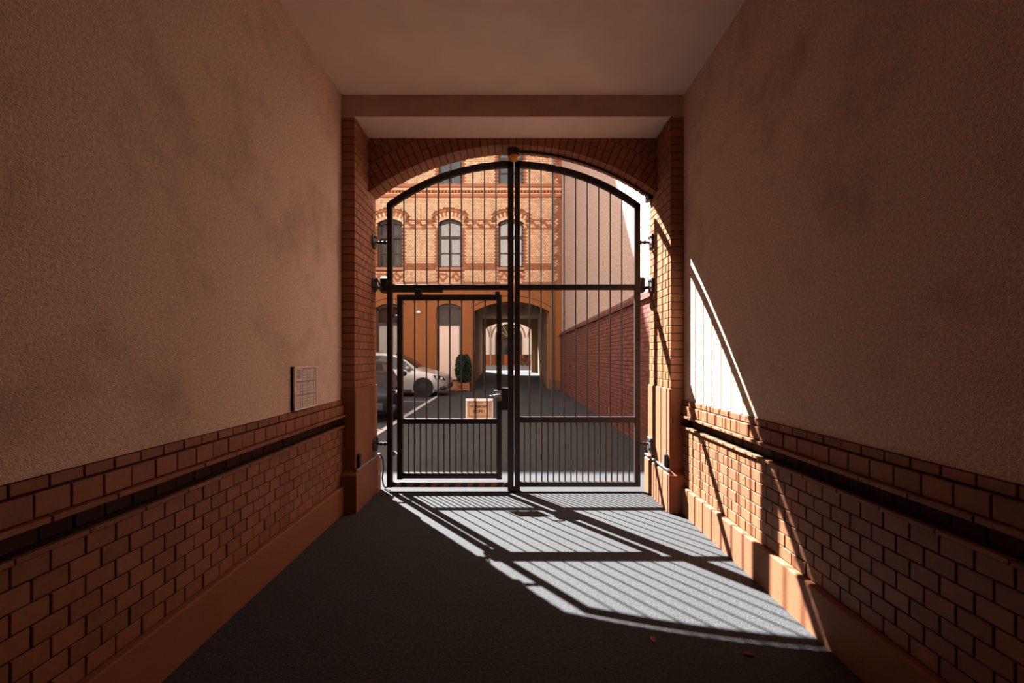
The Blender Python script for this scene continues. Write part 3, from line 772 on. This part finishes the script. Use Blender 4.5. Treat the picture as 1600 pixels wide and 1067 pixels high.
# conduit along the right half of the soffit
P = []
for k in range(31):
    a = .028 + (TH * .985 - .028) * k / 30; r = RA - .014; P.append((r * math.sin(a), 4.69, ZO + r * math.cos(a)))
e = empty('cable_conduit', (0, 0, 0), label='black cable conduit along the right half of the arch soffit', cat='conduit')
mb = MB(); mb.tube(P, .013, 8); mb.build('pipe', M['black'], e, True)
mb = MB(); mb.bbox((XJ - .05, 4.67, ZS - .035), (XJ - .004, 4.79, ZS + .03), .006); mb.build('junction_box', M['black'], e)

# photocells and guard bars on the jamb plinths
for s, side in ((-1, 'left'), (1, 'right')):
    one('photocell', (s * (XJ - .012), 4.17, .415), (s * (XJ - .045), 4.215, .545), M['black'], None, .008, label='black photocell box low on the %s jamb' % side, cat='sensor', group='gate photocells')
    mb = MB(); x = s * (XJ - .028)
    mb.bbox((x - .014, 4.11, .388), (x + .014, 4.83, .412), .004)
    mb.build('guard_bar', M['steel'], None, label='flat steel bar along the %s jamb plinth' % side, cat='bar', group='jamb plinth bars')
P = [(-1.502, 4.83, .40), (-1.475, 4.85, .33), (-1.47, 4.86, .22), (-1.485, 4.86, .12), (-1.47, 4.85, .04), (-1.44, 4.83, .012), (-1.39, 4.80, .05)]
mb = MB(); mb.tube(P, .009, 6); mb.build('cable', M['black'], None, True, label='black cable hanging from the left jamb to the gate foot', cat='cable')

# warning sign tied to the wicket bars
sg = empty('warning_sign', (gx(749.5), YG - .05, gz(653.2)), label='orange paper step-warning notice in a clear sleeve on the wicket', cat='sign')
sw, sh = 42 * GS, 31.2 * GS
mb = MB(); n = 12
def wav(u): return .006 * math.sin(u * 9)
def sheet(mb, x0, x1, z0, z1, yo, th=.0015):
    for k in range(n):
        a = x0 + (x1 - x0) * k / n; b = x0 + (x1 - x0) * (k + 1) / n; ya, yb_ = yo + wav(k / n), yo + wav((k + 1) / n)
        mb.hexa([(a, ya, z0), (b, yb_, z0), (b, yb_ + th, z0), (a, ya + th, z0), (a, ya, z1), (b, yb_, z1), (b, yb_ + th, z1), (a, ya + th, z1)])
sheet(mb, -sw / 2, sw / 2, 0, .006, .008); sheet(mb, -sw / 2, sw / 2, sh - .03, sh, .008)
for a, b in ((-sw / 2, -sw / 2 + .012), (sw / 2 - .008, sw / 2)): mb.box((a, .006, .006), (b, .0075, sh - .03))
o = mb.build('sleeve', M['paper_white'], sg)
mb = MB(); sheet(mb, -sw / 2 + .012, sw / 2 - .008, .006, sh - .03, .003); mb.build('paper', M['paper'], sg)
mb = MB(); x0, x1, z0, z1 = -sw / 2 + .032, sw / 2 - .03, .028, sh - .042; t = .0035
for a, b in (((x0, z0), (x1, z0 + t)), ((x0, z1 - t), (x1, z1)), ((x0, z0), (x0 + t, z1)), ((x1 - t, z0), (x1, z1))):
    mb.box((a[0], -.0055, a[1]), (b[0], -.0045, b[1]))
mb.build('border_line', M['ink_line'], sg)
for txt, zz, sz in (('VORSICHT', .122, .039), ('STUFE !', .070, .039)):
    cu = bpy.data.curves.new('lettering', 'FONT'); cu.body = txt; cu.size = sz; cu.align_x = 'CENTER'; cu.extrude = .0006; cu.offset = .0014
    o = bpy.data.objects.new('lettering', cu); COL.objects.link(o); o.parent = sg; o.location = (-.004, -.0065, zz); o.rotation_euler = (R(90), 0, 0); cu.materials.append(M['ink'])
    bpy.context.view_layer.update()
    me = bpy.data.meshes.new_from_object(o.evaluated_get(bpy.context.evaluated_depsgraph_get())); lo, ro = o.location.copy(), o.rotation_euler.copy()
    bpy.data.objects.remove(o); inst('lettering', me, sg, lo, ro)

# ================================================================== THINGS IN THE PASSAGE
ic = empty('intercom_panel', (-XP, 3.385, 1.088), label='metal doorbell intercom panel on the left plaster wall', cat='intercom')
def ip(name, y0, y1, z0, z1, d0, d1, m, parent=None, c=.002):
    mb = MB(); mb.bbox((d0, y0, z0), (d1, y1, z1), c); o = mb.build(name, m, parent or ic); return o
PW, PH = .36, .335
ip('back_box', -PW / 2, PW / 2, 0, PH, 0, .022, M['slot'])
for a, b, c, d in ((-PW/2, PW/2, 0, .014), (-PW/2, PW/2, PH - .014, PH), (-PW/2, -PW/2 + .014, .014, PH - .014), (PW/2 - .014, PW/2, .014, PH - .014)):
    ip('frame_bar', a, b, c, d, 0, .034, M['alu'])
mw = (PW - .028) / 3; mh = (PH - .028) / 3
for cI in range(3):
    for rI in range(3):
        y0 = -PW / 2 + .014 + cI * mw; z1 = PH - .014 - rI * mh
        if cI == 0 and rI == 0:
            g = ip('speaker_grille', y0 + .002, y0 + mw - .002, z1 - mh + .002, z1 - .002, .01, .028, M['alu'])
            for q in range(6): ip('slot', y0 + .016, y0 + mw - .016, z1 - .018 - q * .012, z1 - .013 - q * .012, .0275, .0287, M['slot'], g, .0005)
        else:
            g = ip('button_module', y0 + .002, y0 + mw - .002, z1 - mh + .002, z1 - .002, .01, .026, M['module'])
            for q in range(4):
                zq = z1 - .012 - q * .0235
                ip('name_plate', y0 + .008, y0 + mw * .66, zq - .018, zq, .0255, .0275, M['plate'], g, .0005)
                ip('button', y0 + mw * .7, y0 + mw - .008, zq - .018, zq, .0255, .031, M['alu'], g, .002)
for i, (px, py, lb) in enumerate(((1020, 1000, 'dry reddish leaf on the sunlit asphalt edge, nearer the middle'), (1171, 1023, 'dry reddish leaf on the asphalt near the right plinth'))):
    Y = 1.5 * 667 / (py - 557); X = (px - 801) * Y / 667
    mb = MB(); P = []
    for k in range(8):
        a = 2 * math.pi * k / 8; P.append((.014 * math.cos(a), .022 * math.sin(a) * (1.3 if k == 2 else 1)))
    vs = [(0, 0, .002)] + [(x, y, .003 + .006 * abs(x) / .014) for x, y in P] + [(0, 0, .0)] + [(x, y, .001 + .006 * abs(x) / .014) for x, y in P]
    fs = [(0, 1 + k, 1 + (k + 1) % 8) for k in range(8)] + [(9, 10 + (k + 1) % 8, 10 + k) for k in range(8)] + [(1 + k, 10 + k, 10 + (k + 1) % 8, 1 + (k + 1) % 8) for k in range(8)]
    mb.raw(vs, fs); o = mb.build('fallen_leaf', M['dead_leaf'], None, label=lb, cat='leaf', group='fallen leaves'); o.location = (X, Y, .001); o.rotation_euler = (0, 0, i * 1.3)

# ================================================================== COURTYARD THINGS
# parking lines
def line(p, q, w, lb):
    p, q = Vector(p), Vector(q); d = (q - p).normalized(); nrm = Vector((-d.y, d.x)) * w / 2
    mb = MB(); c = [p + nrm, p - nrm, q - nrm, q + nrm]
    mb.hexa([(v.x, v.y, 0.0) for v in c] + [(v.x, v.y, .004) for v in c]); mb.build('parking_line', M['line'], None, label=lb, cat='road marking', group='painted parking lines')
line((-2.62, 7.5), (-2.86, 16.6), .12, 'long white parking line running away beside the cars')
line((-6.5, 14.2), (-2.8, 14.2), .09, 'white cross line in front of the silver car wheel')
line((-6.5, 11.2), (-2.72, 11.2), .09, 'white cross line beside the nose of the black car')
line((-6.5, 8.75), (-2.66, 8.75), .09, 'white cross line nearest the gate')

# cars
def loft_car(name, paint, label, loc, rotz, indicator=False, k_h=1.0, tall=1.0):
    root = empty(name, loc, label=label, cat='car'); root.rotation_euler = (0, 0, rotz)
    # stations: x, zb, half width, belt z, top z, roof half width
    T = tall
    St = [(0.0, .34, .50, .60, .64, .45), (-.05, .27, .66, .66, .71, .60), (-.16, .22, .77, .74, .79, .68), (-.38, .20, .84, .82, .88, .74), (-.70, .20, .87, .90, .985, .76),
          (-1.02, .20, .875, .96, 1.06, .76), (-1.14, .20, .88, .97, 1.10, .75), (-1.55, .20, .885, .99, 1.36 * T, .68), (-1.98, .20, .885, 1.0, 1.56 * T, .62), (-2.4, .20, .885, 1.01, 1.62 * T, .61),
          (-3.1, .20, .885, 1.03, 1.62 * T, .60), (-3.65, .22, .87, 1.05, 1.56 * T, .58), (-4.0, .26, .84, 1.06, 1.36 * T, .58), (-4.14, .30, .80, 1.0, 1.08, .62), (-4.2, .36, .72, .80, .84, .6)]
    def sec(st):
        x, zb, hw, bz, tz, rh = st
        half = [(0, zb), (hw * .86, zb), (hw * .97, zb + .08), (hw, zb + (bz - zb) * .45), (hw * .985, zb + (bz - zb) * .8), (hw * .95, bz), (rh, max(bz + .005, tz - .05)), (rh * .75, tz - .012), (0, tz)]
        pts = half + [(-y, z) for y, z in half[-2:0:-1]]
        return [(x, y, z) for y, z in pts]
    rings = [sec(s) for s in St]; n = len(rings[0])
    mb = MB(); vs = [p for r in rings for p in r]; fs = []
    for i in range(len(St) - 1):
        for j in range(n): fs.append((i * n + j, i * n + (j + 1) % n, (i + 1) * n + (j + 1) % n, (i + 1) * n + j))
    fs += [tuple(range(n)), tuple((len(St) - 1) * n + j for j in range(n))[::-1]]
    mb.raw(vs, fs); mb.build('body', paint, root, True)
    C = Vector((-2.2, 0, .8))
    def panel(nm, quads, m, off=.012):
        mb = MB()
        for q in quads:
            q = [Vector(p) for p in q]; nn = (q[1] - q[0]).cross(q[2] - q[0]).normalized(); c0 = sum(q, Vector()) / len(q)
            if nn.dot(c0 - C) < 0: nn = -nn
            o1 = [p + nn * off for p in q]; mb.hexa([*(q), *(o1)])
        return mb.build(nm, m, root)
    lerp = lambda a, b, t: tuple(a[i] + (b[i] - a[i]) * t for i in range(3))
    # windscreen from station 6 to 8 over the top strip, rear window 11-13
    def strip(i0, i1, js): return [[rings[i][j], rings[i][j + 1], rings[i + 1][j + 1], rings[i + 1][j]] for i in range(i0, i1) for j in js]
    panel('windscreen', strip(6, 8, (6, 7, 8, 9)), M['car_glass'], .008)
    panel('rear_window', strip(11, 13, (6, 7, 8, 9)), M['car_glass'], .008)
    for j, in ((5,), (n - 6,)):
        for (i0, i1) in ((7, 9), (9, 11)):
            qs = []
            for i in range(i0, i1):
                a, b, c, d = rings[i][j], rings[i][j + 1], rings[i + 1][j + 1], rings[i + 1][j]
                if j == 5: qs.append([lerp(a, b, .06), lerp(a, b, .86), lerp(d, c, .86), lerp(d, c, .06)])
                else: qs.append([lerp(a, b, .14), lerp(a, b, .94), lerp(d, c, .94), lerp(d, c, .14)])
            # keep a pillar between doors
            panel('side_window', qs, M['car_glass'], .006)
        a, b, d = rings[6][j if j == 5 else j + 1], rings[7][j + 1 if j == 5 else j], rings[7][j if j == 5 else j + 1]
        panel('quarter_window', [[lerp(a, d, .2), lerp(a, d, .95), lerp(lerp(a, d, .95), b, .8), lerp(lerp(a, d, .5), lerp(a, b, .5), .7)]], M['car_glass'], .006)
    for s in (-1, 1):
        for xw in (-.88, -3.42):
            w = MB(); yo = s * .79
            w.lathe([(.2, -.1), (.30, -.1), (.325, -.07), (.33, 0), (.325, .085), (.30, .105), (.2, .1)], (xw, yo, .33), 'y', 28); wo = w.build('wheel', M['tyre'], root, True)
            w = MB(); w.lathe([(.05, 0), (.2, .0), (.21, .012 * s), (.05, .03 * s)], (xw, yo + s * .098, .33), 'y', 24); w.build('rim', M['rim'], wo, True)
            w = MB(); P = [(xw + .4 * math.cos(a), s * .885, .34 + .4 * math.sin(a)) for a in [R(-25 + 230 * k / 16) for k in range(17)]]
            w.tube(P, .022, 6); w.build('arch_lip', paint, root, True)
            w = MB(); w.lathe([(.1, -.02), (.385, -.02), (.385, .008), (.1, .008)], (xw, s * .874, .34), 'y', 28); w.build('wheel_well', M['tyre'], root)
        # headlight
        w = MB()
        Q = [(-.10, s * .70, .60), (-.44, s * .855, .68), (-.52, s * .86, .80), (-.20, s * .76, .76)]
        o1 = [(x + .035, y + s * .03, z + .012) for x, y, z in Q]; w.hexa([*Q, *o1]); hl = w.build('headlight', M['rim'], root, True)
        w = MB(); w.lathe([(.055, -.05), (.055, .04)], (-.36, s * .865, .735), 'y', 14); w.build('lamp_lens', M['lamp_glass'], hl, True)
        w = MB(); w.lathe([(.05, -.05), (.05, .04)], (-.21, s * .80, .70), 'y', 14); w.build('lamp_lens', M['lamp_glass'], hl, True)
        if indicator:
            w = MB(); w.bbox((-.36, s * .80, .78), (-.16, s * .93, .95), .03); w.build('indicator', M['orange_lens'], root)
            w = MB(); w.lathe([(.05, 0), (.05, .03)], (-.03, s * .62, .40), 'x', 14); w.build('fog_lamp', M['lamp_glass'], root)
        w = MB(); w.bbox((-1.52, s * .9, 1.0), (-1.36, s * 1.08, 1.13), .04); w.build('mirror', paint, root)
    w = MB(); w.bbox((-.16, -.5, .30), (.03, .5, .47), .02); w.build('grille', M['black'], root)
    w = MB(); w.bbox((-.34, -.80, .26), (-.06, .80, .42), .05); w.build('lower_bumper', M['black'], root)
    w = MB(); w.bbox((-.08, -.26, .50), (.045, .26, .60), .01); w.build('number_plate', M['film_grey'], root)
    for s in (-1, 1):
        w = MB(); w.bbox((-2.5, s * .875, .80), (-2.34, s * .90, .83), .006); w.build('door_handle', paint, root)
    return root
loft_car('silver_car', M['silver'], 'silver hatchback parked side-on behind the wicket bars', (-2.42, 16.62, 0), 0, tall=1.03)
loft_car('black_car', M['dark_paint'], 'black car with an orange indicator glimpsed beside the left gate pier', (-3.34, 9.3, 0), R(-73), indicator=True, tall=.85)

# clipped bush in a wooden planter
bp = empty('planter', (fx(727.5), 18.7, 0), label='square wooden planter beside the pale door', cat='planter')
mb = MB()
for k in range(3): mb.bbox((-.28, -.28, .03 + k * .11), (.28, -.25, .13 + k * .11), .006)
pw = .28
for k in range(3):
    one('board', (-pw, -pw, .03 + k * .11), (pw, -pw + .03, .13 + k * .11), M['wood'], bp, .006); one('board', (-pw, pw - .03, .03 + k * .11), (pw, pw, .13 + k * .11), M['wood'], bp, .006)
    one('board', (-pw, -pw + .03, .03 + k * .11), (-pw + .03, pw - .03, .13 + k * .11), M['wood'], bp, .006); one('board', (pw - .03, -pw + .03, .03 + k * .11), (pw, pw - .03, .13 + k * .11), M['wood'], bp, .006)
for a in (-1, 1):
    for b in (-1, 1): one('post', (a * (pw - .04), b * (pw - .04), 0), (a * (pw + .012), b * (pw + .012), .38), M['wood'], bp, .006)
one('soil', (-pw + .03, -pw + .03, .1), (pw - .03, pw - .03, .31), M['tyre'], bp)
bu = empty('clipped_bush', (fx(727.5), 18.7, .31), label='dark clipped bush growing in the wooden planter', cat='bush')
mb = MB(); rnd = random.Random(3)
for k in range(2600):
    z = rnd.random() ** .85 * 1.18 + .08; a = rnd.uniform(0, 2 * math.pi); tt = (z - .62) / .68
    rr = .31 * max(0.05, 1 - abs(tt) ** 2.6) ** .5 * rnd.uniform(.8, 1.06) * (1 + .1 * math.sin(3 * a + z * 5) + .08 * math.sin(9 * z + a))
    p = Vector((rr * math.cos(a), rr * math.sin(a), z)); d = Vector((math.cos(a) + rnd.uniform(-.8, .8), math.sin(a) + rnd.uniform(-.8, .8), rnd.uniform(-.3, 1))).normalized()
    sd = d.cross(Vector((rnd.uniform(-1, 1), rnd.uniform(-1, 1), rnd.uniform(-1, 1)))).normalized() * .024; L_ = .085
    mb.quad(p, p + d * L_ * .5 + sd, p + d * L_, p + d * L_ * .5 - sd)
o = mb.build('foliage', M['leaf'], bu)
o['kind'] = 'stuff'
mb = MB(); mb.lathe([(.08, .06), (.18, .2), (.24, .55), (.21, .9), (.1, 1.12), (.02, 1.18)], (0, 0, 0), 'z', 14); mb.build('inner_branches', M['tyre'], bu, True)  # solid dark blob added to fill the see-through foliage, not modelled branches
mb = MB(); mb.tube([(0, 0, 0), (.01, 0, .5), (0, .01, 1.2)], [.025, .02, .008], 8); mb.build('stem', M['wood'], bu, True)

mb = MB(); mb.bbox((door_c[0] - .1, YF - .5, 0), (door_c[1] + .1, YF - .002, .16), .01); mb.bbox((door_c[0] - .05, YF - .28, .16), (door_c[1] + .05, YF - .002, .34), .01)
mb.build('door_step', M['stone'], None, label='stone steps below the tall frosted door', cat='step')
# wall lamp, downpipe
wl = empty('wall_lamp', (fx(654), YF, fz(488)), label='small oval bulkhead lamp on the orange facade', cat='lamp')
mb = MB(); mb.lathe([(.12, 0), (.125, -.03), (.11, -.05)], (0, 0, 0), 'y', 20); mb.build('base', M['zinc'], wl, True).scale = (1, 1, .75)
mb = MB(); mb.lathe([(.1, -.05), (.08, -.09), (.03, -.11)], (0, 0, 0), 'y', 20); mb.build('diffuser', M['lamp_glass'], wl, True).scale = (1, 1, .7)
dp = empty('downpipe', (fx(863.5), YF - .12, 0), label='grey zinc downpipe at the right edge of the brick facade', cat='downpipe')
mb = MB(); mb.tube([(0, 0, .1), (0, 0, 19.5)], .055, 12); mb.build('pipe', M['zinc'], dp, True)
for z in (1.2, 3.4, 5.6, 7.8, 10.0): mb = MB(); mb.lathe([(.068, 0), (.068, .06)], (0, 0, z), 'z', 14); mb.bbox((-.02, 0, z), (.02, .12, z + .05)); mb.build('clamp', M['zinc'], dp, False)
dp = empty('downpipe', (wx(766.8), YW - .13, .6), label='grey downpipe on the cream wall of the second courtyard', cat='downpipe')
mb = MB(); mb.tube([(0, 0, 0), (0, 0, 14)], .09, 10); mb.build('pipe', M['zinc'], dp, True)
# bicycles by the far wall
def bicycle(loc, rz, lb, m):
    r = empty('bicycle', loc, label=lb, cat='bicycle', group='bicycles in the second courtyard'); r.rotation_euler = (0, 0, rz)
    for x in (-.52, .52):
        w = MB(); w.tube([(x + .33 * math.cos(2 * math.pi * k / 20), 0, .34 + .33 * math.sin(2 * math.pi * k / 20)) for k in range(20)], .03, 6, closed=True); wo = w.build('wheel', M['tyre'], r, True)
        w = MB()
        for k in range(8):
            a = 2 * math.pi * k / 8; w.tube([(x, 0, .34), (x + .32 * math.cos(a), 0, .34 + .32 * math.sin(a))], .006, 4)
        w.build('spokes', M['steel'], wo)
    w = MB()
    for a, b in (((-.52, .34), (-.1, .34)), ((-.52, .34), (-.2, .8)), ((-.1, .34), (-.22, .92)), ((-.2, .8), (.36, .82)), ((-.1, .34), (.36, .75)), ((.33, .95), (.52, .34))): w.tube([(a[0], 0, a[1]), (b[0], 0, b[1])], .024, 6)
    w.build('frame', m, r, True)
    w = MB(); w.bbox((-.36, -.08, .92), (-.1, .08, .98), .02); w.build('saddle', M['black'], r)
    w = MB(); w.tube([(.25, -.28, 1.02), (.33, -.1, 1.0), (.33, .1, 1.0), (.25, .28, 1.02)], .018, 6); w.build('handlebar', M['black'], r, True)
    w = MB(); w.bbox((.42, -.18, .75), (.75, .18, 1.0), .02); w.build('basket', M['black'], r)
bicycle((1.25, 43.6, .61), R(70), 'leftmost dark bicycle by the far cream wall', M['black'])
bicycle((1.62, 43.2, .61), R(75), 'middle dark bicycle by the far cream wall', M['red_line'])
bicycle((1.95, 42.6, .60), R(80), 'rightmost pale bicycle by the far cream wall', M['steel'])
